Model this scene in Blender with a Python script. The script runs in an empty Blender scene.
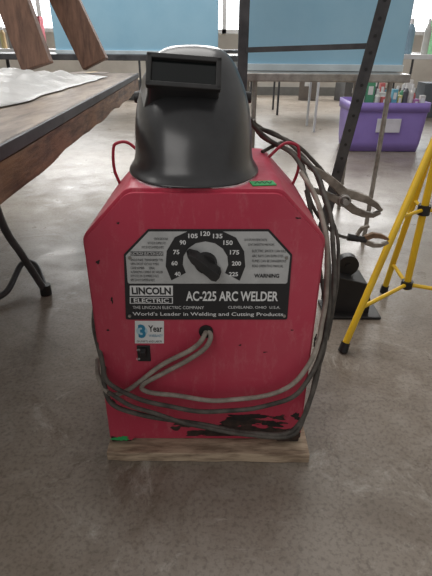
import bpy, math, random
from mathutils import Matrix, Vector, Euler
from mathutils import noise as mn
random.seed(4)
S=bpy.context.scene
COL=S.collection
S.view_settings.view_transform='Standard'
# ---------------------------------------------------------------- camera
FP=460.0; PITCH=28.0; ROLL=0.5; CH=0.82
CR=Euler((math.radians(90-PITCH),0,0)).to_matrix() @ Matrix.Rotation(math.radians(ROLL),3,'Z')
CP=Vector((0,0,CH))
cd=bpy.data.cameras.new('camera'); cam=bpy.data.objects.new('camera',cd); COL.objects.link(cam)
cd.sensor_fit='VERTICAL'; cd.sensor_height=24; cd.sensor_width=18; cd.lens=FP/576*24; cd.clip_start=0.02
cam.matrix_world=Matrix.Translation(CP)@CR.to_4x4(); S.camera=cam
def ray(px,py): return CR@Vector(((px-216)/FP,-(py-288)/FP,-1))
def G(px,py,z=0.0):
    d=ray(px,py); return CP+d*((z-CH)/d.z)
def Y(px,py,y):
    d=ray(px,py); return CP+d*(y/d.y)
# ---------------------------------------------------------------- materials
MC={}
def mat(name,c,rough=0.5,metal=0.0,c2=None,scale=8.0,bump=0.0,stretch=None,spec=0.5,lo=0.35,hi=0.65,trans=0.0,coat=0.0):
    if name in MC: return MC[name]
    m=bpy.data.materials.new(name); m.use_nodes=True; nt=m.node_tree; N=nt.nodes; L=nt.links
    b=N['Principled BSDF']; b.inputs['Roughness'].default_value=rough; b.inputs['Metallic'].default_value=metal
    b.inputs['Specular IOR Level'].default_value=spec
    b.inputs['Transmission Weight'].default_value=trans
    b.inputs['Coat Weight'].default_value=coat; b.inputs['Coat Roughness'].default_value=.2
    if c2 is None: c2=tuple(x*0.8 for x in c)
    tc=N.new('ShaderNodeTexCoord'); mp=N.new('ShaderNodeMapping')
    if stretch: mp.inputs['Scale'].default_value=stretch
    nz=N.new('ShaderNodeTexNoise'); nz.inputs['Scale'].default_value=scale; nz.inputs['Detail'].default_value=7; nz.inputs['Roughness'].default_value=0.62
    cr=N.new('ShaderNodeValToRGB'); cr.color_ramp.elements[0].position=lo; cr.color_ramp.elements[1].position=hi
    cr.color_ramp.elements[0].color=(*c2,1); cr.color_ramp.elements[1].color=(*c,1)
    L.new(tc.outputs['Object'],mp.inputs['Vector']); L.new(mp.outputs[0],nz.inputs['Vector']); L.new(nz.outputs['Fac'],cr.inputs['Fac']); L.new(cr.outputs['Color'],b.inputs['Base Color'])
    if bump:
        bp=N.new('ShaderNodeBump'); bp.inputs['Strength'].default_value=bump; bp.inputs['Distance'].default_value=0.01
        L.new(nz.outputs['Fac'],bp.inputs['Height']); L.new(bp.outputs[0],b.inputs['Normal'])
    MC[name]=m; return m
def enamel(name,zchip,xs=0.0):
    """crimson enamel: slight fade, dust, fine scuffs, chips to black near the bottom edge"""
    m=bpy.data.materials.new(name); m.use_nodes=True; nt=m.node_tree; N=nt.nodes; L=nt.links; b=N['Principled BSDF']
    tc=N.new('ShaderNodeTexCoord')
    def noise(sc,det=8,ro=.65,st=None):
        n=N.new('ShaderNodeTexNoise'); n.inputs['Scale'].default_value=sc; n.inputs['Detail'].default_value=det; n.inputs['Roughness'].default_value=ro
        mp=N.new('ShaderNodeMapping'); mp.inputs['Scale'].default_value=st or (1,1,1); L.new(tc.outputs['Object'],mp.inputs['Vector']); L.new(mp.outputs[0],n.inputs['Vector']); return n.outputs['Fac']
    def ramp(src,p0,c0,p1,c1):
        r=N.new('ShaderNodeValToRGB'); e=r.color_ramp.elements; e[0].position=p0;e[0].color=(*c0,1);e[1].position=p1;e[1].color=(*c1,1); L.new(src,r.inputs['Fac']); return r.outputs[0]
    def mix(a,bb,f):
        x=N.new('ShaderNodeMix'); x.data_type='RGBA'; L.new(a,x.inputs['A']); L.new(bb,x.inputs['B']); L.new(f,x.inputs['Factor']); return x.outputs['Result']
    base=ramp(noise(3,5,.5),.3,(.43,.031,.066),.7,(.53,.050,.094))
    pale=N.new('ShaderNodeRGB'); pale.outputs[0].default_value=(.60,.22,.24,1)
    base=mix(base,pale.outputs[0],ramp(noise(34,10,.78,(1,1,.35)),.52,(0,0,0),.74,(.5,.5,.5)))
    base=mix(base,pale.outputs[0],ramp(noise(2.5,6,.6),.44,(0,0,0),.75,(.28,.28,.28)))
    base=mix(base,pale.outputs[0],ramp(noise(16,10,.85,(.25,1,3)),.60,(0,0,0),.66,(.35,.35,.35)))
    dk=N.new('ShaderNodeRGB'); dk.outputs[0].default_value=(.12,.02,.025,1)
    base=mix(base,dk.outputs[0],ramp(noise(22,10,.8),.64,(0,0,0),.68,(.8,.8,.8)))
    sep=N.new('ShaderNodeSeparateXYZ'); L.new(tc.outputs['Object'],sep.inputs[0])
    ma=N.new('ShaderNodeMath'); ma.operation='MULTIPLY_ADD'; ma.inputs[1].default_value=-2.3; ma.inputs[2].default_value=zchip; L.new(sep.outputs['Z'],ma.inputs[0])
    mb=N.new('ShaderNodeMath'); mb.operation='MULTIPLY_ADD'; mb.inputs[1].default_value=xs; L.new(sep.outputs['X'],mb.inputs[0]); L.new(ma.outputs[0],mb.inputs[2])
    ad=N.new('ShaderNodeMath'); ad.operation='ADD'; L.new(mb.outputs[0],ad.inputs[0]); L.new(noise(9,5,.55,(.7,1,1.8)),ad.inputs[1])
    blk=ramp(noise(50,5),.4,(.012,.011,.011),.65,(.06,.035,.028))
    base=mix(base,blk,ramp(ad.outputs[0],.655,(0,0,0),.662,(1,1,1)))
    L.new(base,b.inputs['Base Color']); L.new(ramp(noise(18,8,.7),.3,(.32,)*3,.7,(.52,)*3),b.inputs['Roughness'])
    return m
RED=enamel('faded_red_enamel',.12)
REDP=enamel('faded_red_enamel_front',.255,.30)
REDD=mat('red_enamel_worn',(.42,.03,.06),.5,c2=(.26,.016,.03),scale=14,lo=.36,hi=.56)
BLK=mat('black_paint',(.018,.017,.018),.45,c2=(.008,.008,.008))
CHIP=mat('chipped_black',(.030,.022,.02),.7,c2=(.01,.008,.008),scale=60)
SILV=mat('silver_print',(.54,.55,.55),.42,metal=.1,c2=(.42,.43,.43),scale=20)
WHT=mat('white_print',(.78,.79,.79),.5,c2=(.70,.71,.71))
INK=mat('black_ink',(.02,.02,.022),.5)
TEAL=mat('teal_ink',(.03,.25,.42),.5)
PTEAL=mat('pale_blue_ink',(.50,.70,.80),.5)
CAB=mat('dusty_black_rubber',(.125,.11,.095),.7,c2=(.04,.035,.03),scale=30,bump=.15)
CABL=mat('dusty_grey_rubber',(.38,.34,.29),.75,c2=(.20,.17,.145),scale=30,bump=.15)
HEL=mat('black_moulded_plastic',(.036,.036,.038),.28,c2=(.017,.017,.018),scale=9,bump=.03,spec=.5,lo=.35,hi=.68,coat=.25)
HEL2=mat('dull_black_plastic',(.030,.028,.028),.45,c2=(.018,.018,.018),scale=30,spec=.4)
GLASS=mat('dark_welding_glass',(.006,.008,.008),.12)
STEEL=mat('galvanised_steel',(.48,.46,.43),.38,metal=.6,c2=(.26,.24,.22),scale=25)
CLM=mat('dull_clamp_metal',(.36,.315,.265),.42,metal=.45,c2=(.15,.125,.10),scale=30)
DST=mat('dark_grey_steel',(.10,.10,.105),.5,metal=.4,c2=(.05,.05,.055),scale=12)
COPP=mat('tarnished_copper',(.32,.18,.10),.5,metal=.5,c2=(.14,.09,.055),scale=30)
YEL=mat('yellow_powder_coat',(.85,.56,.02),.38,c2=(.72,.44,.015),scale=8)
PUR=mat('purple_plastic',(.31,.22,.60),.4,c2=(.26,.18,.53),scale=4)
LBLU=mat('light_blue_paint',(.36,.62,.79),.5,c2=(.30,.56,.74),scale=3)
LBLUE2=mat('pale_trim',(.70,.80,.85),.5)
PLY=mat('raw_plywood',(.50,.385,.275),.8,c2=(.22,.155,.105),scale=14,stretch=(1,5,7),bump=.1,lo=.36,hi=.6)
WOOD=mat('brown_timber',(.30,.17,.095),.65,c2=(.10,.056,.035),scale=9,stretch=(7,1,7),bump=.3,lo=.35,hi=.62)
WOODL=mat('reddish_timber',(.25,.135,.09),.6,c2=(.12,.065,.045),scale=9,stretch=(7,7,1),bump=.1)
GTOP=mat('weathered_brown_board',(.30,.23,.175),.5,c2=(.13,.094,.07),scale=8,stretch=(4,1,1),bump=.2,lo=.36,hi=.62)
CLO=mat('crumpled_clear_plastic',(.80,.80,.79),.35,c2=(.66,.66,.65),scale=14,bump=.4,trans=.3)
GREEN=mat('green_tape',(.03,.42,.12),.6)
# floor
def floormat():
    m=bpy.data.materials.new('stained_concrete'); m.use_nodes=True; nt=m.node_tree; N=nt.nodes; L=nt.links; b=N['Principled BSDF']
    tc=N.new('ShaderNodeTexCoord')
    def noise(sc,det=8,ro=.65,dist=0):
        n=N.new('ShaderNodeTexNoise'); n.inputs['Scale'].default_value=sc; n.inputs['Detail'].default_value=det; n.inputs['Roughness'].default_value=ro; n.inputs['Distortion'].default_value=dist
        L.new(tc.outputs['Object'],n.inputs['Vector']); return n
    def ramp(src,p0,c0,p1,c1):
        r=N.new('ShaderNodeValToRGB'); e=r.color_ramp.elements; e[0].position=p0;e[0].color=(*c0,1);e[1].position=p1;e[1].color=(*c1,1); L.new(src,r.inputs['Fac']); return r
    def mix(a,bb,f,mode='MIX'):
        x=N.new('ShaderNodeMix'); x.data_type='RGBA'; x.blend_type=mode
        L.new(a,x.inputs['A']); L.new(bb,x.inputs['B'])
        if isinstance(f,float): x.inputs['Factor'].default_value=f
        else: L.new(f,x.inputs['Factor'])
        return x.outputs['Result']
    a=ramp(noise(1.4,10,.62,.5).outputs['Fac'],.34,(.235,.195,.158),.64,(.345,.31,.268))
    bl=ramp(noise(6,10,.7,.6).outputs['Fac'],.36,(.66,.62,.58),.62,(1,1,1))
    c=mix(a.outputs[0],bl.outputs[0],.75,'MULTIPLY')
    sp=ramp(noise(110,4,.65).outputs['Fac'],.36,(.45,.43,.41),.52,(1,1,1))
    c=mix(c,sp.outputs[0],.55,'MULTIPLY')
    st=ramp(noise(3.0,12,.8,.9).outputs['Fac'],.52,(1,1,1),.65,(.60,.53,.46))
    c=mix(c,st.outputs[0],.85,'MULTIPLY')
    li=ramp(noise(4.5,12,.85,1.2).outputs['Fac'],.55,(0,0,0),.66,(1,1,1))
    wh=N.new('ShaderNodeRGB'); wh.outputs[0].default_value=(.53,.50,.45,1)
    mu=N.new('ShaderNodeMath'); mu.operation='MULTIPLY'; mu.inputs[1].default_value=.55; L.new(li.outputs[0],mu.inputs[0])
    c=mix(c,wh.outputs[0],mu.outputs[0])
    v=N.new('ShaderNodeTexVoronoi'); v.feature='DISTANCE_TO_EDGE'; v.inputs['Scale'].default_value=.6
    nn=noise(4,6,.7); va=N.new('ShaderNodeVectorMath'); va.operation='MULTIPLY_ADD'; va.inputs[1].default_value=(.3,.3,.3)
    L.new(nn.outputs['Color'],va.inputs[0]); L.new(tc.outputs['Object'],va.inputs[2]); L.new(va.outputs[0],v.inputs['Vector'])
    ck=ramp(v.outputs['Distance'],.0,(.45,.4,.36),.0035,(1,1,1))
    c=mix(c,ck.outputs[0],.42,'MULTIPLY')
    L.new(c,b.inputs['Base Color'])
    rr=ramp(noise(5,8,.7).outputs['Fac'],.3,(.24,)*3,.7,(.48,)*3); L.new(rr.outputs[0],b.inputs['Roughness'])
    bp=N.new('ShaderNodeBump'); bp.inputs['Strength'].default_value=.18; bp.inputs['Distance'].default_value=.004; L.new(noise(30,6,.6).outputs['Fac'],bp.inputs['Height']); L.new(bp.outputs[0],b.inputs['Normal'])
    return m
# ---------------------------------------------------------------- mesh builder
class B:
    def __init__(s): s.v=[];s.f=[];s.m=[];s.sm=[];s.mats=[]
    def mi(s,m):
        if m not in s.mats: s.mats.append(m)
        return s.mats.index(m)
    def add(s,vs,fs,m,smooth=False,M=None):
        o=len(s.v)
        for v in vs:
            v=Vector(v); s.v.append(M@v if M else v)
        k=s.mi(m)
        for f in fs: s.f.append([i+o for i in f]); s.m.append(k); s.sm.append(smooth)
        return s
    def box(s,c,d,m,R=None):
        x,y,z=[k/2 for k in d]
        vs=[(-x,-y,-z),(x,-y,-z),(x,y,-z),(-x,y,-z),(-x,-y,z),(x,-y,z),(x,y,z),(-x,y,z)]
        M=Matrix.Translation(Vector(c))@(R.to_4x4() if R else Matrix())
        return s.add(vs,[(0,3,2,1),(4,5,6,7),(0,1,5,4),(1,2,6,5),(2,3,7,6),(3,0,4,7)],m,M=M)
    def beam(s,a,b,w,h,m,up=(0,0,1)):
        a=Vector(a);b=Vector(b);d=(b-a);z=d.normalized();u=Vector(up)
        if abs(z.dot(u))>.98:u=Vector((1,0,0))
        x=u.cross(z).normalized();y=z.cross(x)
        R=Matrix((x,y,z)).transposed()
        return s.box((a+b)/2,(w,h,d.length),m,R)
    def cyl(s,a,b,r,m,r2=None,seg=16,caps=True):
        a=Vector(a);b=Vector(b);z=(b-a).normalized();u=Vector((0,0,1)) if abs(z.z)<.9 else Vector((1,0,0))
        x=u.cross(z).normalized();y=z.cross(x);r2=r if r2 is None else r2
        vs=[];
        for i in range(seg):
            t=2*math.pi*i/seg;k=x*math.cos(t)+y*math.sin(t);vs+= [a+k*r,b+k*r2]
        s.add(vs,[(2*i,2*((i+1)%seg),2*((i+1)%seg)+1,2*i+1) for i in range(seg)],m,True)
        if caps: s.add([vs[2*i] for i in range(seg)],[list(range(seg))[::-1]],m); s.add([vs[2*i+1] for i in range(seg)],[list(range(seg))],m)
        return s
    def prism(s,prof,y0,y1,m,m2=None):
        n=len(prof);vs=[(p[0],y0,p[1]) for p in prof]+[(p[0],y1,p[1]) for p in prof]
        s.add(vs,[list(range(n)),list(range(n,2*n))[::-1]]+[(i+n,(i+1)%n+n,(i+1)%n,i) for i in range(n)],m)
        return s
    def tube(s,pts,r,m,seg=10,sub=8,closed=False,cap=True,jit=0.0,js=0):
        P=[Vector(p) for p in pts]
        if sub>1:
            Q=[];n=len(P)
            for i in range(n-1):
                p0=P[max(i-1,0)];p1=P[i];p2=P[i+1];p3=P[min(i+2,n-1)]
                for k in range(sub):
                    t=k/sub;Q.append(.5*((2*p1)+(p2-p0)*t+(2*p0-5*p1+4*p2-p3)*t*t+(3*p1-p0-3*p2+p3)*t**3))
            Q.append(P[-1]);P=Q
        if jit: P=[p+Vector((mn.noise(p*11+Vector((js*7.3,0,0))),.4*mn.noise(p*11+Vector((0,js*5.1,9))),mn.noise(p*11+Vector((3,0,js*3.7)))))*jit*min(1,i/8,(len(P)-1-i)/8) for i,p in enumerate(P)]
        T=[(P[min(i+1,len(P)-1)]-P[max(i-1,0)]).normalized() for i in range(len(P))]
        u=Vector((0,0,1)) if abs(T[0].z)<.9 else Vector((1,0,0))
        x=u.cross(T[0]).normalized();vs=[]
        for i,p in enumerate(P):
            x=(x-T[i]*x.dot(T[i])).normalized();y=T[i].cross(x)
            for k in range(seg):
                a=2*math.pi*k/seg;vs.append(p+(x*math.cos(a)+y*math.sin(a))*r)
        fs=[(i*seg+k,i*seg+(k+1)%seg,(i+1)*seg+(k+1)%seg,(i+1)*seg+k) for i in range(len(P)-1) for k in range(seg)]
        s.add(vs,fs,m,True)
        if cap: s.add(vs[:seg],[list(range(seg))[::-1]],m); s.add(vs[-seg:],[list(range(seg))],m)
        return s
    def grid(s,rows,m,smooth=True,closed=False):
        n=len(rows[0]);vs=[p for r in rows for p in r]
        fs=[(i*n+k,i*n+(k+1)%n,(i+1)*n+(k+1)%n,(i+1)*n+k) for i in range(len(rows)-1) for k in range(n if closed else n-1)]
        return s.add(vs,fs,m,smooth)
    def blob(s,cx,cz,rx,rz,y,m,seed=0,n=60):
        R=random.Random(seed);ph=[R.uniform(0,6.28) for _ in range(6)]
        vs=[]
        for i in range(n):
            a=2*math.pi*i/n;k=.72+.16*math.sin(2*a+ph[0])+.14*math.sin(3*a+ph[1])+.10*math.sin(5*a+ph[2])+.07*math.sin(9*a+ph[3])+R.uniform(-.06,.06)
            vs.append((cx+rx*math.cos(a)*k,y,cz+rz*math.sin(a)*k))
        vs.append((cx,y,cz));return s.add(vs,[(i,(i+1)%n,n) for i in range(n)],m)
    def text(s,body,x0,x1,z0,z1,y,m,bold=0.0,rot=0.0):
        c=bpy.data.curves.new('t','FONT');c.body=body;c.size=1;c.offset=bold;c.resolution_u=3
        o=bpy.data.objects.new('t',c);COL.objects.link(o);bpy.context.view_layer.update()
        me=bpy.data.meshes.new_from_object(o.evaluated_get(bpy.context.evaluated_depsgraph_get()))
        xs=[v.co.x for v in me.vertices];ys=[v.co.y for v in me.vertices]
        ax,bx,ay,by=min(xs),max(xs),min(ys),max(ys);cx,cz=(x0+x1)/2,(z0+z1)/2;vs=[]
        for v in me.vertices:
            lx=(v.co.x-(ax+bx)/2)/(bx-ax)*(x1-x0);lz=(v.co.y-(ay+by)/2)/(by-ay)*(z1-z0)
            vs.append((cx+lx*math.cos(rot)-lz*math.sin(rot),y,cz+lx*math.sin(rot)+lz*math.cos(rot)))
        s.add(vs,[list(p.vertices) for p in me.polygons],m)
        bpy.data.objects.remove(o);bpy.data.meshes.remove(me);bpy.data.curves.remove(c);return s
    def obj(s,name,parent=None,bevel=0,label=None,cat=None,group=None,kind=None,world=False,solid=0,bseg=3,origin=None,rz=0):
        if parent is not None and world:
            W=parent.matrix_world.inverted();s.v=[W@v for v in s.v]
        O=Vector((0,0,0))
        if parent is None:
            if origin is not None:O=Vector(origin)
            else:
                xs=[v.x for v in s.v];ys=[v.y for v in s.v];O=Vector(((min(xs)+max(xs))/2,(min(ys)+max(ys))/2,min(v.z for v in s.v)))
        me=bpy.data.meshes.new(name);me.from_pydata([v-O for v in s.v],[],s.f)
        for m in s.mats: me.materials.append(m)
        me.polygons.foreach_set('material_index',s.m);me.polygons.foreach_set('use_smooth',s.sm);me.update()
        o=bpy.data.objects.new(name,me);COL.objects.link(o);o.location=O;o.rotation_euler=(0,0,rz)
        if parent: o.parent=parent
        if solid: md=o.modifiers.new('solid','SOLIDIFY');md.thickness=solid;md.offset=-1
        if bevel: md=o.modifiers.new('bevel','BEVEL');md.width=bevel;md.segments=bseg;md.limit_method='ANGLE';md.angle_limit=math.radians(40)
        tag(o,label,cat,group,kind);return o
def tag(o,label=None,cat=None,group=None,kind=None):
    if label:o['label']=label
    if cat:o['category']=cat
    if group:o['group']=group
    if kind:o['kind']=kind
def empty(name,loc,rz=0,**k):
    o=bpy.data.objects.new(name,None);COL.objects.link(o);o.empty_display_size=.05
    o.location=loc;o.rotation_euler=(0,0,rz);o.matrix_world=Matrix.Translation(Vector(loc))@Matrix.Rotation(rz,4,'Z');tag(o,**k);return o
# ---------------------------------------------------------------- setting
f=B();f.add([(-5,-1.5,0),(5,-1.5,0),(5,9,0),(-5,9,0)],[(0,1,2,3)],floormat());f.obj('floor',kind='structure',origin=(0,0,0))
WALL=mat('off_white_wall',(.58,.55,.50),.8,c2=(.46,.43,.39),scale=2)
w=B();w.box((0,9.05,1.5),(10,.1,3),WALL);w.obj('wall_back',kind='structure')
w=B();w.box((-5.05,3.75,1.5),(.1,10.5,3),WALL);w.obj('wall_left',kind='structure')
w=B();w.box((5.05,3.75,1.5),(.1,10.5,3),WALL);w.obj('wall_right',kind='structure')
w=B();w.box((0,8.985,.07),(9.9,.03,.14),mat('grey_baseboard',(.2,.2,.19),.6));w.obj('baseboard_back',kind='structure')
PANE=bpy.data.materials.new('daylit_pane');PANE.use_nodes=True;_b=PANE.node_tree.nodes['Principled BSDF'];_b.inputs['Base Color'].default_value=(.8,.87,.92,1);_b.inputs['Emission Color'].default_value=(.90,.96,1,1);_b.inputs['Emission Strength'].default_value=3.5
WHP=mat('white_frame_paint',(.7,.7,.7),.5)
for i,x_ in enumerate((-3.0,0.1,3.2)):
    b=B();b.box((x_,8.985,1.75),(1.9,.02,1.5),PANE)
    for dx in (-.95,0,.95): b.box((x_+dx,8.965,1.75),(.07,.05,1.56),WHP)
    for dz in (-.75,0,.75): b.box((x_,8.965,1.75+dz),(1.97,.05,.06),WHP)
    b.obj('window_%d'%(i+1),kind='structure')
# ---------------------------------------------------------------- plywood board
YF=.7514; ZB=.026
bd=B()
R_=random.Random(2)
Wc=G(205.5,435,ZB)
bx0,bx1=Wc.x-.216,Wc.x+.230
front=[(bx0+(bx1-bx0)*i/24,YF-.032+R_.uniform(-.0015,.0015)) for i in range(25)]
pr=front+[(bx1,YF+.36),(bx0,YF+.36)]
n=len(pr)
bd.add([(x,y,0.001) for x,y in pr]+[(x,y,ZB) for x,y in pr],[list(range(n))[::-1],list(range(n,2*n))]+[(i,(i+1)%n,(i+1)%n+n,i+n) for i in range(n)],PLY)
bd.obj('wooden_board',bevel=.0015,label='dirty raw wooden board on the floor under the red welder',cat='wooden board')
# ---------------------------------------------------------------- welder
RZ=math.radians(.6)
wd=empty('arc_welder',(Wc.x,YF,ZB),RZ,label='worn red steel arc welder with dial, standing on a wooden board',cat='arc welder')
WM=wd.matrix_world; WI=WM.inverted()
def F(px,py,off=0):
    """point on the welder's front plane, in welder coordinates -> (x,z)"""
    o=WI@CP;d=(WI.to_3x3())@ray(px,py);t=(-off-o.y)/d.y;p=o+d*t;return (p.x,p.z)
def FW(px,py,off=0.0):
    x,z=F(px,py,off);return WM@Vector((x,-off,z))
H=F(212,190)[1]; HW=.2155; CHZ=F(212,239)[1]; TOPW=.132
def arc(pts,r,n=5):
    out=[];N=len(pts)
    for i,(x,z) in enumerate(pts):
        p=Vector((x,z));a=Vector(pts[i-1]);b=Vector(pts[(i+1)%N]);da=(a-p).normalized();db=(b-p).normalized()
        rr=r if not isinstance(r,(list,tuple)) else r[i]
        ang=da.angle(db);k=rr/math.tan(ang/2);k=min(k,(a-p).length*.45,(b-p).length*.45)
        p1=p+da*k;p2=p+db*k
        for j in range(n+1):
            t=j/n;q=(1-t)**2*p1+2*t*(1-t)*p+t*t*p2;out.append((q.x,q.y))
    return out
def prof(o,zb,zc=None):
    bot=[(-HW+o,zb),(HW-o,zb)];rr=[.006,.006]
    if zc: 
        bot=[(-HW+o,zb),(-.168,zb),(-.155,zc),(.150,zc),(.163,zb),(HW-o,zb)];rr=[.004]*6
    return arc(bot+[(HW-o,CHZ-o*.4),(TOPW-o*.4,H-o),(-TOPW+o*.4,H-o),(-HW+o,CHZ-o*.4)],rr+[.03,.03,.03,.03])
DEP=.35
c=B();c.prism(prof(0,.002),.010,DEP,RED)
for sx in (-1,1):
    for i in range(7): c.box((sx*(HW+.0005),.10+i*.03,.30),(.003,.012,.12),BLK)
c.obj('case_cover',wd,bevel=.006)
c=B();c.prism(prof(.006,.004,.02),0,.02,REDP)
fx=lambda a,b,rx,rz,sd,m=CHIP,y=-.0006:c.blob(*F(a,b),rx,rz,y,m,sd)
for q_ in ((98,262,.004,.006,1),(315,340,.003,.02,2),(108,330,.003,.003,3),(292,330,.003,.002,4),(118,223,.004,.002,6),(298,218,.006,.002,7),
  (112,300,.003,.008,19),(240,345,.004,.002,20),(265,352,.006,.0015,22),(245,417,.058,.012,31),(272,424,.030,.011,33),(296,416,.012,.013,35),(222,427,.024,.008,34),(113,402,.005,.012,39)): fx(*q_)
hx,hz=F(206,331);c.cyl((hx,-.004,hz),(hx,.004,hz),.014,BLK);
c.blob(-.188,.013,.022,.010,-.0009,GREEN,21)
c.obj('front_panel',wd)
# nameplate
def mx(x): return x if x<=205 else 205+(x-205)*.70
def PX(b,pts,y,m,raw=False):
    pts=[(q_[0] if raw else mx(q_[0]),q_[1]) for q_ in pts]
    vs=[(F(*p)[0],y,F(*p)[1]) for p in pts];b.add(vs,[list(range(len(vs)))],m)
def TX(b,body,x0,x1,y0,y1,m,y=-.0032,bold=0.0,rot=0,raw=False):
    if not raw: x0,x1=mx(x0),mx(x1)
    cx,cy=(x0+x1)/2,(y0+y1)/2
    a=F(x0,cy);d=F(x1,cy);e=F(cx,y0);g=F(cx,y1);b.text(body,a[0],d[0],g[1],e[1],y,m,bold,rot)
p=B()
pc=arc([F(126,319),F(287,319),F(292,254),F(269,229),F(148,229),F(124,254)],.004,3)
p.prism(pc,-.002,.001,INK)
ins=arc([F(128,283),F(287,283),F(290,255),F(268,231),F(149,231),F(126,255)],.004,3)
p.add([(a,-.0024,b) for a,b in ins],[list(range(len(ins)))],SILV)
dc=F(205.5,262)
RO=.072
def band(b,r0,r1,a0,a1,n,y,m):
    vs=[]
    for i in range(n+1):
        a=math.radians(a0+(a1-a0)*i/n)
        for r in (r0,r1): vs.append((dc[0]+r*math.cos(a),y,min(dc[1]+r*math.sin(a),F(205,230.5)[1])))
    b.add(vs,[(2*i,2*i+1,2*i+3,2*i+2) for i in range(n)],m)
def disc(b,cx,cz,r,y,m,a0=0,a1=360,n=40):
    vs=[(cx,y,cz)]+[(cx+r*math.cos(math.radians(a0+(a1-a0)*i/n)),y,cz+r*math.sin(math.radians(a0+(a1-a0)*i/n))) for i in range(n+1)]
    b.add(vs,[(0,i,i+1) for i in range(1,n+1)],m)
band(p,.041,RO,-30,210,10,-.0028,INK)
for i,s_ in enumerate(['40','60','75','90','105','120','135','150','175','200','225']):
    a=math.radians(204-i*22.8);r=.0555;cx,cz=dc[0]+r*math.cos(a),dc[1]+r*math.sin(a);w_=.0055*len(s_)
    p.text(s_,cx-w_/2,cx+w_/2,cz-.0043,cz+.0043,-.0032,WHT,.025)
LX=['ALTERNATING CURRENT ARC WELDER','DUTY CYCLE 20%  225 AMPERES 25 VOLTS','INPUT 230 VOLTS 50 AMPERES 60 HERTZ','SINGLE PHASE  TRANSFORMER TYPE','OPEN CIRCUIT VOLTAGE 79 MAX','CODE NUMBER        SERIAL']
for i,t in enumerate(LX[:3]): TX(p,t,150-i*6+4,168-i*2,237+i*4.2,239.4+i*4.2,INK)
q_=F(147,253);p.box((q_[0],-.0027,q_[1]),(.058,.0005,.008),INK); TX(p,'ELECTRODE SELECTION GUIDE',131,163,251.3,254.5,WHT)
for i in range(6): TX(p,LX[(i+3)%6],131,163-(i%3)*4,258+i*4,260.5+i*4,INK)
TX(p,'CAUTION TURN POWER OFF BEFORE CONNECTING',244,267,238,240.3,INK,raw=True)
TX(p,'DO NOT CHANGE SETTING WHILE WELDING',248,274,242.8,245,INK,raw=True)
TX(p,'WARNING',254,279,273,277,INK,bold=.03,raw=True)
for i,t in enumerate(['ELECTRIC SHOCK CAN KILL','ARC RAYS CAN BURN EYES','FUMES CAN BE DANGEROUS','READ OPERATING MANUAL']):
    TX(p,t,252,286-(i%2)*3,249+i*5,251.6+i*5,INK,raw=True)
PX(p,[(130,285),(173,285),(173,295),(130,295)],-.0027,WHT);TX(p,'LINCOLN',132,171,286.5,293.8,INK,bold=.035)
PX(p,[(130,296.3),(173,296.3),(173,303),(130,303)],-.0027,WHT);PX(p,[(131,297),(172,297),(172,302.3),(131,302.3)],-.0029,INK);TX(p,'ELECTRIC',134,169,297.6,301.8,WHT,bold=.02)
TX(p,'AC-225 ARC WELDER',186,278,290.5,300.3,WHT,bold=.025,raw=True)
TX(p,'THE LINCOLN ELECTRIC COMPANY',133,204,305.2,308.2,WHT);TX(p,'CLEVELAND, OHIO  U.S.A.',228,280,305.2,308.2,WHT,raw=True)
TX(p,"World's Leader in Welding and Cutting Products",133,283,311.3,316,WHT,raw=True,bold=.01)
for a in ((130,257),(286,257),(130,315),(284,315)):
    x,z=F(*a);p.cyl((x,-.005,z),(x,-.001,z),.003,STEEL,seg=10)
p.obj('nameplate',wd,label='silver and black printed nameplate with amperage dial')
# knob: black wedge pointer on the pale dial centre
k=B();kx,kz=dc
k.cyl((kx,-.0028,kz),(kx,-.012,kz),.021,BLK,r2=.018,seg=28)
Rk=Matrix.Translation((kx,0,kz))@Matrix.Rotation(math.radians(42),4,'Y')
wp=[(-.042,-.004),(-.028,-.011),(.024,-.014),(.032,-.008),(.032,.008),(.024,.014),(-.028,.011),(-.042,.004)]
nk=len(wp);k.add([Rk@Vector((a,-.010,c_)) for a,c_ in wp]+[Rk@Vector((a*.92,-.033,c_*.62)) for a,c_ in wp],[list(range(nk))[::-1],list(range(nk,2*nk))]+[(i,(i+1)%nk,(i+1)%nk+nk,i+nk) for i in range(nk)],HEL2)
k.obj('dial_knob',wd,bevel=.0015)
# sticker
st=B();PX(st,[(135,343),(164,343),(164,320.5),(135,320.5)],-.0012,WHT)
disc(st,*F(142,330.5),.0110,-.0015,PTEAL)
TX(st,'3',138.3,145.7,324,337.5,TEAL,-.0019,.04);TX(st,'Year',148.5,162.5,325,331.5,INK,-.0016,.02);TX(st,'WARRANTY',149,162.8,334,336.6,TEAL,-.0016);TX(st,'ON PARTS AND LABOR',137,162,340,342,INK,-.0016)
st.obj('warranty_sticker',wd,label='white square sticker reading 3 Year Warranty')
sw=B();x,z=F(144,353);sw.box((x,-.001,z),(.026,.004,.038),BLK);sw.box((x,-.007,z+.004),(.011,.012,.02),HEL2,Matrix.Rotation(.3,3,'X'))
TX(sw,'ON',137,140,348,350,WHT,-.0034);TX(sw,'OFF',136.5,140.5,357,359,WHT,-.0034)
sw.obj('power_switch',wd,bevel=.0015)
for sx in (-1,1):
    h=B();h.tube([(sx*.195,DEP-.06,CHZ+.012),(sx*.207,DEP-.06,CHZ+.05),(sx*.205,DEP-.06,CHZ+.095),(sx*.195,DEP-.06,CHZ+.108),(sx*.17,DEP-.06,CHZ+.108),(sx*.135,DEP-.06,H-.012)],.0034,REDD)
    h.obj('lift_handle',wd)
tp=B();q=WI@G(264,184,ZB+H);q.x-=.002
tp.box((q.x,q.y,H+.0012),(.042,.026,.002),GREEN,Matrix.Rotation(.15,3,'Z'))
tp.tube([(q.x-.014+.0042*i,q.y+(.006 if i%2 else -.005),H+.0026) for i in range(8)],.0009,INK,sub=1,seg=6)
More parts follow.
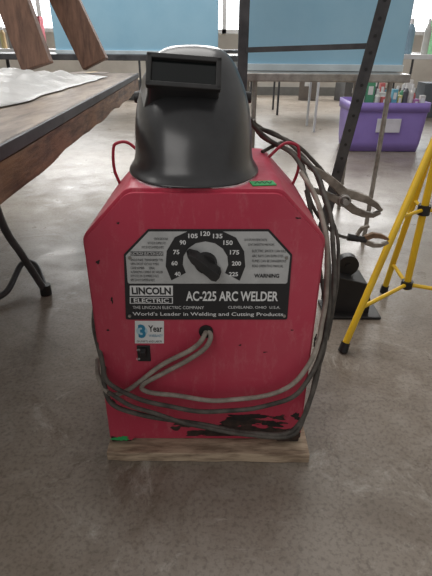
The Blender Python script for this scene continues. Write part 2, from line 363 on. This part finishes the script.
tp.obj('green_tape',wd,label='green tape with a dark handwritten scribble')
# --------- cables (parts of the welder)
CI=[0]
def cable(pts,r,m,name='welding_cable',lab=None):
    CI[0]+=1
    b=B();b.tube(pts,r*.76,m,sub=8,jit=.006,js=CI[0]);return b.obj(name,wd,world=True,label=lab)
cable([FW(206,331,-.005),FW(205,334,.012),FW(198,343,.020),FW(180,355,.014),FW(158,368,.012),FW(138,382,.013),FW(124,391,.018),FW(112,394,.03),FW(103,386,.025),FW(98,372,-.0),Y(97,360,YF+.05)],.0064,CABL)
cable([FW(207,330,-.005),FW(212,337,.014),FW(206,349,.022),FW(190,359,.016),FW(166,371,.014),FW(143,384,.018),FW(148,392,.022),FW(185,397,.024),FW(220,400,.026),FW(255,397,.024),FW(288,386,.022),FW(306,367,.02),FW(318,344,.0),Y(322,325,YF+.02),Y(326,290,YF+.05),Y(326,240,YF+.10),Y(317,200,YF+.16),Y(301,172,YF+.22)],.0064,CABL)
cable([Y(95,300,YF+.10),Y(95,330,YF+.03),FW(102,358,.01),FW(109,382,.03),FW(133,396,.034),FW(165,405,.034),FW(210,411,.036),FW(255,408,.036),FW(289,399,.034),FW(307,380,.026),FW(319,356,.0),Y(326,330,YF+.03),Y(329,280,YF+.07),Y(325,230,YF+.14),Y(310,185,YF+.22),Y(294,155,YF+.28),Y(268,140,YF+.30),Y(254,128,YF+.29),Y(250,118,YF+.28)],.0064,CAB)
cable([Y(106,345,YF+.04),FW(104,380,.02),FW(112,404,.034),FW(140,415,.038),FW(200,424,.04),FW(250,433,.04),FW(286,433,.038),FW(303,418,.03),FW(312,395,.012),Y(319,365,YF+.02),Y(331,310,YF+.06),Y(334,255,YF+.12),Y(328,205,YF+.20),Y(316,172,YF+.27),Y(290,150,YF+.31),Y(262,135,YF+.32),Y(253,120,YF+.31)],.0068,CAB)
cable([FW(108,392,.045),FW(135,408,.045),FW(175,420,.046),FW(225,430,.046),FW(268,438,.044),FW(298,432,.04),FW(309,405,.02),Y(316,380,YF+.0),Y(325,340,YF+.04),Y(320,260,YF+.16),Y(306,190,YF+.25)],.0058,CAB)
cable([Y(250,120,YF+.33),Y(262,128,YF+.33),Y(284,138,YF+.33),Y(303,150,YF+.34),Y(320,168,YF+.34),Y(333,186,YF+.33),Y(343,197,YF+.32),Y(349,200,YF+.32)],.006,CAB)
cable([Y(262,152,YF+.30),Y(284,143,YF+.34),Y(297,150,YF+.36),Y(304,172,YF+.34),Y(312,205,YF+.30),Y(326,225,YF+.30),Y(340,236,YF+.32),Y(350,238,YF+.33)],.0055,CAB)
cable([Y(256,128,YF+.31),Y(278,136,YF+.33),Y(304,158,YF+.30),Y(322,190,YF+.24),Y(336,230,YF+.18),Y(338,270,YF+.13),Y(333,310,YF+.09),Y(327,340,YF+.06)],.0050,CAB)
# ---------------------------------------------------------------- welding helmet
hq=G(191,188,ZB+H)
he=empty('welding_helmet',(hq.x,hq.y+.118,ZB+H+.003),math.radians(3),label='worn glossy black welding helmet tilted back on top of the welder',cat='welding helmet')
prof_=[ # z, halfwidth, y_front, y_back
(0.0,.126,-.127,.085),(.003,.1255,-.125,.085),(.012,.117,-.112,.086),(.028,.1125,-.104,.088),(.06,.1125,-.091,.092),(.09,.111,-.073,.100),(.115,.107,-.050,.106),(.136,.101,-.026,.110),(.154,.094,-.003,.114),(.171,.086,.016,.118),(.186,.077,.033,.122),(.198,.066,.050,.124),(.206,.049,.068,.126),(.210,.022,.092,.127)]
def frow(w,yf,yb,z):
    d=yb-yf
    C=[(-w*.97,yb),(-w,yf+d*.46),(-w*.62,yf+d*.05),(0,yf-d*.035),(w*.62,yf+d*.05),(w,yf+d*.46),(w*.97,yb)]
    out=[]
    for i in range(len(C)-1):
        a=Vector(C[i]);b_=Vector(C[i+1])
        for k in range(6): out.append(a.lerp(b_,k/6))
    out.append(Vector(C[-1]))
    for _ in range(7): out=[out[0]]+[(out[i-1]+2*out[i]+out[i+1])/4 for i in range(1,len(out)-1)]+[out[-1]]
    return [(p.x,p.y,z) for p in out]
sh=B();rows=[frow(wv,yf,yb,z) for z,wv,yf,yb in prof_]
sh.grid(rows,HEL)
last=rows[-1];sh.add(last,[list(range(len(last)))],HEL,True)
so=sh.obj('helmet_shell',he,solid=.003)
sd=so.modifiers.new('s','SUBSURF');sd.levels=1;sd.render_levels=1
lh=B();T=Matrix.Translation((-.015,-.036,.168))@Matrix.Rotation(math.radians(3.5),4,'Y')@Matrix.Rotation(math.radians(-32),4,'X')
def lb(c_,d_,m_):
    lh.box((0,0,0),d_,m_);k_=len(lh.v)-8
    for i in range(k_,k_+8): lh.v[i]=T@(lh.v[i]+Vector(c_))
def rr_(w,zt,zb,y): return [T@Vector((x,y,z)) for x,z in arc([(-w,zb),(w,zb),(w,zt),(-w,zt)],.007,4)]
lh.grid([rr_(.060,.026,-.027,0),rr_(.062,.028,-.030,.030),rr_(.068,.031,-.041,.052),rr_(.077,.030,-.062,.074),rr_(.070,.016,-.06,.10)],HEL,True,True)
for cx_,cz_,dx_,dz_ in ((0,.0235,.124,.009),(0,-.0245,.124,.009),(-.0575,0,.009,.055),(.0575,0,.009,.055)): lb((cx_,-.003,cz_),(dx_,.012,dz_),HEL2)
lh.obj('lens_holder',he,bevel=.002)
lh=B();lb((0,.001,-.001),(.108,.004,.041),GLASS);lh.obj('lens',he,label='dark rectangular shaded glass')
for sx in (-1,1):
    kb=B();kb.cyl((sx*.100,.075,.12),(sx*.112,.075,.12),.012,HEL2,r2=.010,seg=14);kb.obj('pivot_knob',he,bevel=.001)
hb=B();hb.grid([[(.085*math.sin(a),.06-.10*math.cos(a)*.6,z) for a in [math.radians(-150+300*i/30) for i in range(31)]] for z in (.05,.08)],HEL2)
hb.obj('headgear_band',he,solid=.002)
# ---------------------------------------------------------------- clamps
def CW(px,py,o=0):return Y(px,py,YF+.32+o)
def plate(b,pts,w,o,th,m):
    P=[CW(a,c_,o) for a,c_ in pts];n=len(P);L_=[]
    for i,q in enumerate(P):
        t=(P[min(i+1,n-1)]-P[max(i-1,0)]).normalized();nn=t.cross(Vector((0,1,0))).normalized();ww=w[i] if isinstance(w,(list,tuple)) else w
        L_.append([q+nn*ww/2+Vector((0,-th/2,0)),q-nn*ww/2+Vector((0,-th/2,0)),q-nn*ww/2+Vector((0,th/2,0)),q+nn*ww/2+Vector((0,th/2,0))])
    b.grid(L_,m,False,True);b.add(L_[0],[(3,2,1,0)],m);b.add(L_[-1],[(0,1,2,3)],m)
cl=empty('ground_clamp',CW(340,195),0,label='worn metal ground clamp with open jaws hanging beside the welder',cat='clamp')
b=B();plate(b,[(308,166),(317,171),(328,178),(338,187),(346,195)],[.010,.014,.018,.021,.022],0,.018,CLM);plate(b,[(344,193),(354,195),(366,199),(376,205),(381,210)],[.022,.020,.017,.013,.008],0,.016,CLM)
b.obj('clamp_jaw',cl,world=True,bevel=.002)
b=B();plate(b,[(314,190),(323,193),(332,197),(340,201),(348,204)],[.009,.013,.016,.019,.020],-.004,.016,CLM);plate(b,[(344,202),(354,210),(364,214),(373,215),(380,212)],[.020,.018,.015,.011,.008],-.004,.014,CLM)
b.obj('clamp_jaw',cl,world=True,bevel=.002)
b=B();ax=CW(343,199);b.tube([ax+Vector((.013*math.cos(t*.9),-.022+.0030*t*.5,.013*math.sin(t*.9))) for t in range(30)],.0022,STEEL,sub=3,seg=6);b.cyl(ax+Vector((0,-.028,0)),ax+Vector((0,.028,0)),.007,STEEL);b.obj('clamp_spring',cl,world=True)
eh=empty('electrode_holder',CW(366,236),0,label='small electrode holder with copper jaws hanging below the ground clamp',cat='clamp')
b=B();b.cyl(CW(348,237,.01),CW(366,240,.01),.009,HEL2,r2=.0075);b.obj('handle',eh,world=True)
b=B();plate(b,[(365,238),(373,235),(381,236),(388,239)],[.012,.014,.011,.006],.01,.012,COPP);b.obj('holder_jaw',eh,world=True,bevel=.0015)
b=B();plate(b,[(365,242),(373,245),(381,245),(388,242)],[.011,.012,.010,.006],.01,.012,CLM);b.obj('holder_jaw',eh,world=True,bevel=.0015)
b=B();plate(b,[(357,235),(362,228),(369,226)],[.008,.008,.006],.01,.010,CLM);b.obj('lever',eh,world=True,bevel=.001)
# ---------------------------------------------------------------- workbench (left)
TZ=.70
e0=G(0,145,TZ);e1=G(138,73,TZ)
dirv=(e0-e1);dirv.z=0
ext=e1+dirv*1.25
wb=empty('work_table',(-.85,1.4,0),0,label='long worn brown work table with timber rail and trestle legs',cat='table')
L0=Vector((-1.5,ext.y,TZ));L1=Vector((-1.5,e1.y+.02,TZ))
def slab(b,pts,z0,z1,m):
    n=len(pts);b.add([(x,y,z0) for x,y in pts]+[(x,y,z1) for x,y in pts],[list(range(n))[::-1],list(range(n,2*n))]+[(i,(i+1)%n,(i+1)%n+n,i+n) for i in range(n)],m)
b=B();slab(b,[(ext.x-.006,ext.y),(e1.x-.006,e1.y-.004),(L1.x,L1.y-.004),(L0.x,L0.y)],TZ-.02,TZ,GTOP)
b.obj('tabletop',wb,bevel=.003,world=True)
b=B();b.beam(ext+Vector((0,0,-.009)),e1+Vector((0,0,-.009)),.018,.006,DST,(1,0,0));b.obj('metal_edging',wb,world=True,bevel=.001,label='dark metal trim strip')
b=B();off=Vector((-.012,0,0));P_=[];nseg=26
R_=random.Random(9)
for i in range(nseg+1):
    q=ext.lerp(e1+Vector((0,-.01,0)),i/nseg)+off;ja,jb=R_.uniform(-.002,.002),R_.uniform(-.004,.004)
    P_.append([q+Vector((.014+ja,0,-.020)),q+Vector((.014+ja,0,-.068+jb)),q+Vector((-.014,0,-.068+jb)),q+Vector((-.014,0,-.020))])
b.grid(P_,WOOD,False,True);b.add(P_[-1],[(0,1,2,3)],WOOD);b.add(P_[0],[(3,2,1,0)],WOOD)
b.obj('edge_rail',wb,world=True)
b=B();off=Vector((-.12,0,0));b.beam(ext+off+Vector((0,0,-.05)),e1+off+Vector((0,-.05,-.05)),.05,.04,WOOD,(1,0,0))
b.obj('under_rail',wb,world=True,bevel=.003)
for t_ in (.12,.42,.72):
    q=ext.lerp(e1,t_);b=B();b.beam(q+Vector((-.035,0,-.042)),Vector((-1.45,q.y,TZ-.042)),.036,.04,WOOD,(0,1,0));b.obj('cross_rail',wb,world=True,bevel=.003)
b=B();b.beam(e1+Vector((-.05,-.02,-.052)),Vector((-1.5,e1.y-.02,TZ-.052)),.06,.03,WOOD,(0,1,0));b.obj('edge_rail',wb,world=True,bevel=.003)
for pts in ([G(46,292,.01),Y(22,255,1.42),Y(0,218,1.36),Vector((-.66,1.28,TZ-.03))],[G(-120,292,.01),Vector((-1.25,1.28,TZ-.03))]):
    b=B();b.tube(pts,.013,DST,sub=5)
    b.cyl(pts[0]+Vector((0,0,-.009)),pts[0]+Vector((0,0,.03)),.02,BLK);b.obj('leg',wb,world=True)
b=B();q=G(46,292,.01);b.tube([q+Vector((.0,0,.0)),G(36,266,.07),G(22,264,.07),G(8,290,.03),G(-8,300,.02)],.011,DST);b.obj('leg_brace',wb,world=True)
for x_,y_ in ((-1.42,e1.y-.1),(-1.42,ext.y+.1)):
    b=B();b.box((x_,y_,(TZ-.02)/2),(.07,.07,TZ-.025),WOOD);b.obj('leg',wb,world=True,bevel=.004)
b=B();rows=[]
A_=[G(-90,136,TZ),G(106,78,TZ),G(60,77.5,TZ),G(-60,90,TZ)]
A_[2]=Vector((A_[1].x-.28,A_[1].y+.02,TZ));A_[3]=Vector((-1.35,A_[0].y+.35,TZ))
for i in range(81):
    row=[]
    for j in range(49):
        u,v_=i/80,j/48
        P0=A_[0].lerp(A_[1],u);P1=A_[3].lerp(A_[2],u);q=P0.lerp(P1,v_)
        ed=min(1,7*min(v_,1-v_,.6*u+.02,.6*(1-u)+.02))
        r1=abs(mn.noise(Vector((q.x*8,q.y*6,1))));r2=abs(mn.noise(Vector((q.x*20,q.y*14,5))));r3=mn.noise(Vector((q.x*4,q.y*3,9)))
        q=q+Vector((.03*mn.noise(Vector((q.y*5,0,3))),.03*mn.noise(Vector((q.x*6,2,3))),0))
        q.z=TZ+.003+ed*(.044*r1+.018*r2+.015*(1+r3));row.append(q)
    rows.append(row)
b.grid(rows,CLO,True);b.obj('plastic_sheet',solid=.001,label='wrinkled translucent pale plastic sheeting spread over the work table',cat='plastic sheet')
f1=Y(40,80,1.92);f1.z=TZ+.036;f2=Y(97,76,e1.y-.06);f2.z=TZ+.036
sw_=empty('wooden_trestle',(f1+f2)/2,0,label='reddish brown timber trestle standing on the work table',cat='trestle')
for f_,tpx in ((f1,(-2,-40)),(f2,(46,-40))):
    b=B();t_=Y(tpx[0],tpx[1],f_.y+.05);b.beam(f_,t_,.115,.045,WOODL,(0,1,0));b.obj('leg',sw_,world=True,bevel=.004)
b=B();a_=Y(-10,-30,f1.y+.05);c_=Y(60,-30,f2.y+.05);b.beam(a_,c_,.09,.045,WOODL,(0,0,1));b.obj('cross_beam',sw_,world=True,bevel=.004)
# ---------------------------------------------------------------- side table with blue cabinet
SZ=.72
s0=G(246,73,SZ);s1=s0+Vector((.62,0,0));yb=s0.y+.6
tb=empty('side_table',((s0.x+s1.x)/2,s0.y+.3,0),0,label='grey folding table with metal legs behind the welder',cat='table')
b=B();slab(b,[(s0.x,s0.y),(s1.x+.02,s0.y),(s1.x+.02,yb),(s0.x,yb)],SZ-.03,SZ,STEEL);b.obj('tabletop',tb,world=True,bevel=.004)
for x_ in (s0.x+.04,s1.x-.04):
    for y_ in (s0.y+.05,yb-.05):
        b=B();b.tube([(x_,y_,.0),(x_,y_,SZ-.03)],.010,STEEL,sub=1);b.obj('leg',tb,world=True)
def cabinet(x0,x1,y0,y1,z0,z1,label,name='storage_box'):
    e=empty(name,((x0+x1)/2,(y0+y1)/2,z0),0,label=label,cat='storage box',group='light blue storage boxes')
    b=B();b.box(((x0+x1)/2,(y0+y1)/2,(z0+z1)/2),(x1-x0,y1-y0,z1-z0),LBLU);b.obj('box_body',e,world=True,bevel=.006)
    for zz in (z0+.014,z1-.014):
        b=B();b.box(((x0+x1)/2,y0-.006,zz),(x1-x0,.012,.026),LBLUE2);b.obj('box_trim',e,world=True,bevel=.002)
cabinet(s0.x+.01,Y(411,20,s0.y+.15).x,s0.y+.15,yb-.02,SZ+.001,1.25,'light blue painted box standing on the grey folding table')
b=empty('trestle_table',(-.75,4.2,0),0,label='dark table carrying a light blue box',cat='table')
TT=.74
t_=B();t_.box((-.85,4.2,TT-.02),(2.2,.7,.04),DST);t_.obj('tabletop',b,world=True,bevel=.004)
for x_ in (-1.85,.1):
    for y_ in (3.9,4.5):
        t_=B();t_.cyl((x_,y_,0),(x_,y_,TT-.035),.015,DST);t_.obj('leg',b,world=True)
cabinet(-1.24,.0,3.95,4.5,TT,1.4,'light blue painted box standing on the dark table')
# ---------------------------------------------------------------- metal rack frame
rk=empty('metal_rack',(.15,1.95,0),0,label='bare steel rack frame with perforated angle posts behind the welder',cat='rack')
pt=Y(243,-10,1.75)
b=B();b.beam((pt.x+.006,1.75,.001),Vector((pt.x+.006,1.75,1.2)),.034,.028,DST,(0,1,0));b.obj('post',rk,world=True,bevel=.002)
b=B();u0=Y(388,-12,1.55);u1=Y(333,190,1.55);dz=(u1-u0).normalized();u2=u1+dz*(u1.z/abs(dz.z)-.004)
b.beam(u0,u2,.036,.004,DST,(0,1,0));
side=dz.cross(Vector((0,1,0))).normalized()
b.beam(u0+side*.016+Vector((0,.012,0)),u2+side*.016+Vector((0,.012,0)),.004,.028,DST,(0,1,0))
for i in range(26):
    q=u0+dz*(.03+i*.045);b.cyl(q+Vector((0,-.0035,0)),q+Vector((0,.001,0)),.005,BLK,seg=8)
b.obj('post',rk,world=True)
b=B();r0=Y(247,50,1.735);r1=Y(370,46,1.57);b.beam(r0,r1,.016,.016,DST,(0,0,1));b.obj('cross_bar',rk,world=True)
# ---------------------------------------------------------------- purple tote
q0=G(345,152);q1=G(421,152)
tw=q1.x-q0.x;tx=(q0.x+q1.x)/2;ty=q0.y+.22
te=empty('storage_tote',(tx,ty,0),0,label='lavender plastic storage tote packed with mixed supplies on the floor',cat='storage tote')
def ring(w_,d_,z_,r_=.05,n=5):
    pts=arc([(-w_/2,-d_/2),(w_/2,-d_/2),(w_/2,d_/2),(-w_/2,d_/2)],r_,n);return [(tx+a,ty+c,z_) for a,c in pts]
hh=.40
b=B();b.grid([ring(tw*.90,.40,.004),ring(tw*.93,.42,.08),ring(tw*.97,.44,hh*.8),ring(tw*.97,.44,hh*.82),ring(tw*1.0,.46,hh*.82),ring(tw*1.0,.46,hh)],PUR,closed=True)
bb=ring(tw*.9,.40,.004);b.add(bb,[list(range(len(bb)))[::-1]],PUR);b.obj('tote_body',te,world=True,solid=.004)
b=B();b.box((tx,ty-.224,hh*.55),(tw*.30,.010,.11),mat('pale_paper_label',(.72,.70,.78),.6));b.obj('paper_label',te,world=True,bevel=.002,label='pale blank paper label')
cols=[(.7,.7,.68),(.10,.35,.2),(.75,.75,.72),(.6,.15,.15),(.15,.45,.6),(.7,.65,.3),(.1,.1,.12),(.75,.72,.7),(.5,.2,.45)]
R_=random.Random(5)
CAPM=mat('bottle_cap',(.8,.8,.8),.4)
for row_ in range(3):
    yy_=ty-.15+row_*.125;x_=tx-tw*.43+.02*row_
    i=row_*4
    while x_<tx+tw*.38:
        cm=mat('supply_colour_%d'%(i%9),cols[i%9],.4);z_=.292
        if R_.random()<.45:
            hgt=R_.uniform(.15,.27);r_=R_.uniform(.016,.024);xc=x_+r_
            e=empty('supply_bottle',(xc,yy_,z_),0,label='small coloured plastic bottle standing inside the purple tote',cat='bottle',group='bottles in the purple tote')
            b=B();b.cyl((xc,yy_,z_),(xc,yy_,z_+hgt*.72),r_,cm,seg=14);b.cyl((xc,yy_,z_+hgt*.72),(xc,yy_,z_+hgt*.82),r_,cm,r2=r_*.45,seg=14);b.obj('bottle_body',e,world=True)
            b=B();b.cyl((xc,yy_,z_+hgt*.82),(xc,yy_,z_+hgt),r_*.5,CAPM,seg=12);b.obj('bottle_cap',e,world=True)
            x_+=2*r_+.010
        else:
            w_=R_.uniform(.03,.08);hgt=R_.uniform(.13,.27)
            b=B();b.box((x_+w_/2,yy_,z_+hgt/2),(w_,.04,hgt),cm);b.box((x_+w_/2,yy_-.0205,z_+hgt*.75),(w_*.6,.002,hgt*.25),WHT)
            b.obj('supply_packet',bevel=.003,label='small coloured packet standing inside the purple tote',cat='packet',group='packets in the purple tote')
            x_+=w_+.010
        i+=1
b=B();b.box((tx,ty,.185),(tw*.8,.34,.21),mat('folded_fabric',(.45,.45,.5),.8,scale=4));b.obj('folded_fabric',bevel=.03,label='grey folded fabric lying inside the purple tote',cat='fabric')
# ---------------------------------------------------------------- yellow tripod
tr=empty('tripod_stand',(.635,1.36,0),0,label='yellow tubular tripod work light stand with black rubber feet',cat='tripod')
ft=G(343,349,.012)
C0=Vector((.635,1.36,.10));C1=Vector((.635,1.36,1.15))
b=B();b.cyl(C0,C1,.0110,YEL);b.obj('center_pole',tr,world=True)
for za,zb_ in ((.60,.64),(.105,.13),(.36,.39)):
    b=B();b.cyl((.635,1.36,za),(.635,1.36,zb_),.019,BLK);b.obj('collar',tr,world=True)
feet=[ft,G(384,290,.012),Vector((1.0,1.18,.012))]
for i,fo in enumerate(feet):
    hub=Vector((.635,1.36,.61))+(Vector((fo.x-.635,fo.y-1.36,0))).normalized()*.022
    b=B();b.cyl(fo,hub,.0102,YEL);b.obj('leg',tr,world=True)
    dd=(hub-fo).normalized();b=B();b.cyl(fo-Vector((0,0,.008)),fo+dd*.022,.0145,BLK,r2=.0130);b.obj('rubber_foot',tr,world=True)
    mid=fo.lerp(hub,.20);b=B();b.cyl(mid,Vector((.635,1.36,.117)),.0065,YEL);b.obj('brace',tr,world=True)
    mid=fo.lerp(hub,.62);b=B();b.cyl(mid,Vector((.635,1.36,.375)),.0055,YEL);b.obj('brace',tr,world=True)
# ---------------------------------------------------------------- dark angular steel piece with round part
d0=G(327,315);d1=G(368,315)
mp_=empty('steel_bracket',((d0.x+d1.x)/2,d0.y+.06,0),0,label='dark angular steel piece with a round black disc beside the welder',cat='metal part')
b=B();x0,x1,yy=d0.x,d1.x,d0.y
pf=[(x0,.002),(x1,.002),(x1,.055),(x1-.02,.120),(x0,.150)]
b.prism(pf,yy,yy+.11,BLK);b.box(((x0+x1)/2+.01,yy+.03,.006),(x1-x0+.05,.12,.009),BLK)
b.obj('bracket_body',mp_,world=True,bevel=.003)
b=B();cx_=(x0+x1)/2-.01;b.cyl((cx_,yy+.045,.165),(cx_,yy+.075,.165),.036,BLK,seg=28);b.cyl((cx_,yy+.040,.165),(cx_,yy+.08,.165),.010,BLK)
b.obj('round_disc',mp_,world=True,bevel=.003)
# ---------------------------------------------------------------- far background
def table(x0,x1,y0,y1,z,m,label,lm):
    e=empty('folding_table',((x0+x1)/2,(y0+y1)/2,0),0,label=label,cat='table')
    b=B();b.box(((x0+x1)/2,(y0+y1)/2,z-.02),(x1-x0,y1-y0,.04),m);b.obj('tabletop',e,world=True,bevel=.004)
    for x_ in (x0+.08,x1-.08):
        for y_ in (y0+.08,y1-.08):
            b=B();b.cyl((x_,y_,0),(x_,y_,z-.035),.014,lm);b.obj('leg',e,world=True)
WPL=mat('white_plastic',(.7,.7,.7),.5)
table(.7,2.5,6.3,7.0,.74,WPL,'white plastic folding table near the far wall',DST)
table(.1,1.1,5.0,5.6,.72,LBLU,'light blue topped table with pale legs',WPL)
table(-3.2,-.9,6.3,7.1,.74,WPL,'white folding table by the off-white wall',DST)
table(-.6,.6,7.3,7.9,.74,DST,'dark folding table near the far wall',DST)
table(1.5,3.0,4.9,5.6,.74,WPL,'white folding table covered in colourful boxes',DST)
pal=[(.48,.10,.13),(.42,.29,.18),(.65,.25,.42),(.25,.38,.48),(.6,.6,.56),(.14,.40,.17),(.55,.40,.2),(.22,.2,.2)]
R_=random.Random(11)
def carton(x,y,z,w_,d_,h_,m,grp,lab):
    b=B();b.box((x,y,z+h_/2),(w_,d_,h_),m);b.box((x,y,z+h_+.0015),(w_*.16,d_,.003),mat('packing_tape',(.5,.4,.25),.4));b.box((x,y-d_/2-.001,z+h_*.55),(w_*.4,.002,h_*.25),WPL)
    b.obj('carton',bevel=.004,label=lab,cat='box',group=grp,rz=R_.uniform(-.35,.35))
def jug(x,y,z,r,h,m,grp):
    e=empty('bottle',(x,y,z),0,label='tall plastic bottle standing among boxes on a table',cat='bottle',group=grp)
    b=B();b.cyl((x,y,z),(x,y,z+h*.7),r,m);b.cyl((x,y,z+h*.7),(x,y,z+h*.85),r,m,r2=r*.4);b.obj('bottle_body',e,world=True)
    b=B();b.cyl((x,y,z+h*.85),(x,y,z+h),r*.42,CAPM);b.obj('bottle_cap',e,world=True)
def clutter(x0,x1,y,z,grp,lab,off,gap=.10):
    x=x0;i=0
    while x<x1:
        if R_.random()<.3:
            jug(x+.06,y+R_.uniform(-.12,.12),z,R_.uniform(.03,.05),R_.uniform(.18,.34),mat('clutter_%d'%((i+off)%8),pal[(i+off)%8],.6),grp.replace('cartons','bottles'));x+=.15
        else:
            w_=R_.uniform(.14,.30);carton(x+w_/2+.03,y+R_.uniform(-.08,.08),z,w_,R_.uniform(.16,.26),R_.uniform(.12,.40),mat('clutter_%d'%((i+off)%8),pal[(i+off)%8],.6),grp,lab);x+=w_+gap
        i+=1
clutter(1.52,2.85,5.2,.741,'cartons on a white table','small coloured cardboard box on a white folding table',2,.09)
clutter(.75,2.3,6.65,.741,'cartons near the far wall','coloured cardboard box on a table near the far wall',3)
clutter(-3.1,-1.05,6.7,.741,'cartons near the far wall','coloured cardboard box on a table near the far wall',5)
dk=[(.20,.17,.15),(.12,.12,.12),(.34,.31,.28),(.22,.16,.12),(.14,.16,.18)]
for i,(x_,y_,w_,h_) in enumerate([(1.5,8.3,.28,.5),(2.2,8.2,.45,.3),(-.4,8.3,.4,.4),(.35,8.4,.3,.22),(2.8,6.4,.4,.4),(-2.0,8.0,.5,.4),(-1.3,8.1,.35,.3)]): carton(x_,y_,0.002,w_,.3,h_,mat('dark_box_%d'%(i%5),dk[i%5],.7),'boxes on the floor','dusty packing box on the concrete floor')
# ---------------------------------------------------------------- lights
wl=bpy.data.worlds.new('world');S.world=wl;wl.use_nodes=True;bg=wl.node_tree.nodes['Background'];bg.inputs[0].default_value=(1,.985,.965,1);bg.inputs[1].default_value=.38
def area(loc,rot,sx,sy,e,c=(1,1,1)):
    l=bpy.data.lights.new('window_and_fill_light','AREA');l.shape='RECTANGLE';l.size=sx;l.size_y=sy;l.energy=e;l.color=c
    o=bpy.data.objects.new('window_and_fill_light',l);COL.objects.link(o);o.location=loc;o.rotation_euler=[math.radians(a) for a in rot];return o
area((0,8.6,2.6),(-62,0,0),7,1.6,340,(1,.98,.95))
area((-.9,2.6,3.2),(-15,-12,0),3.5,2.5,82,(1,.975,.94))  # overhead fill added to light the scene from above, not a window
area((-1.2,-1.0,2.4),(50,0,-30),1.6,1.2,17,(1,.97,.94))  # front fill added behind the camera, no window on that side
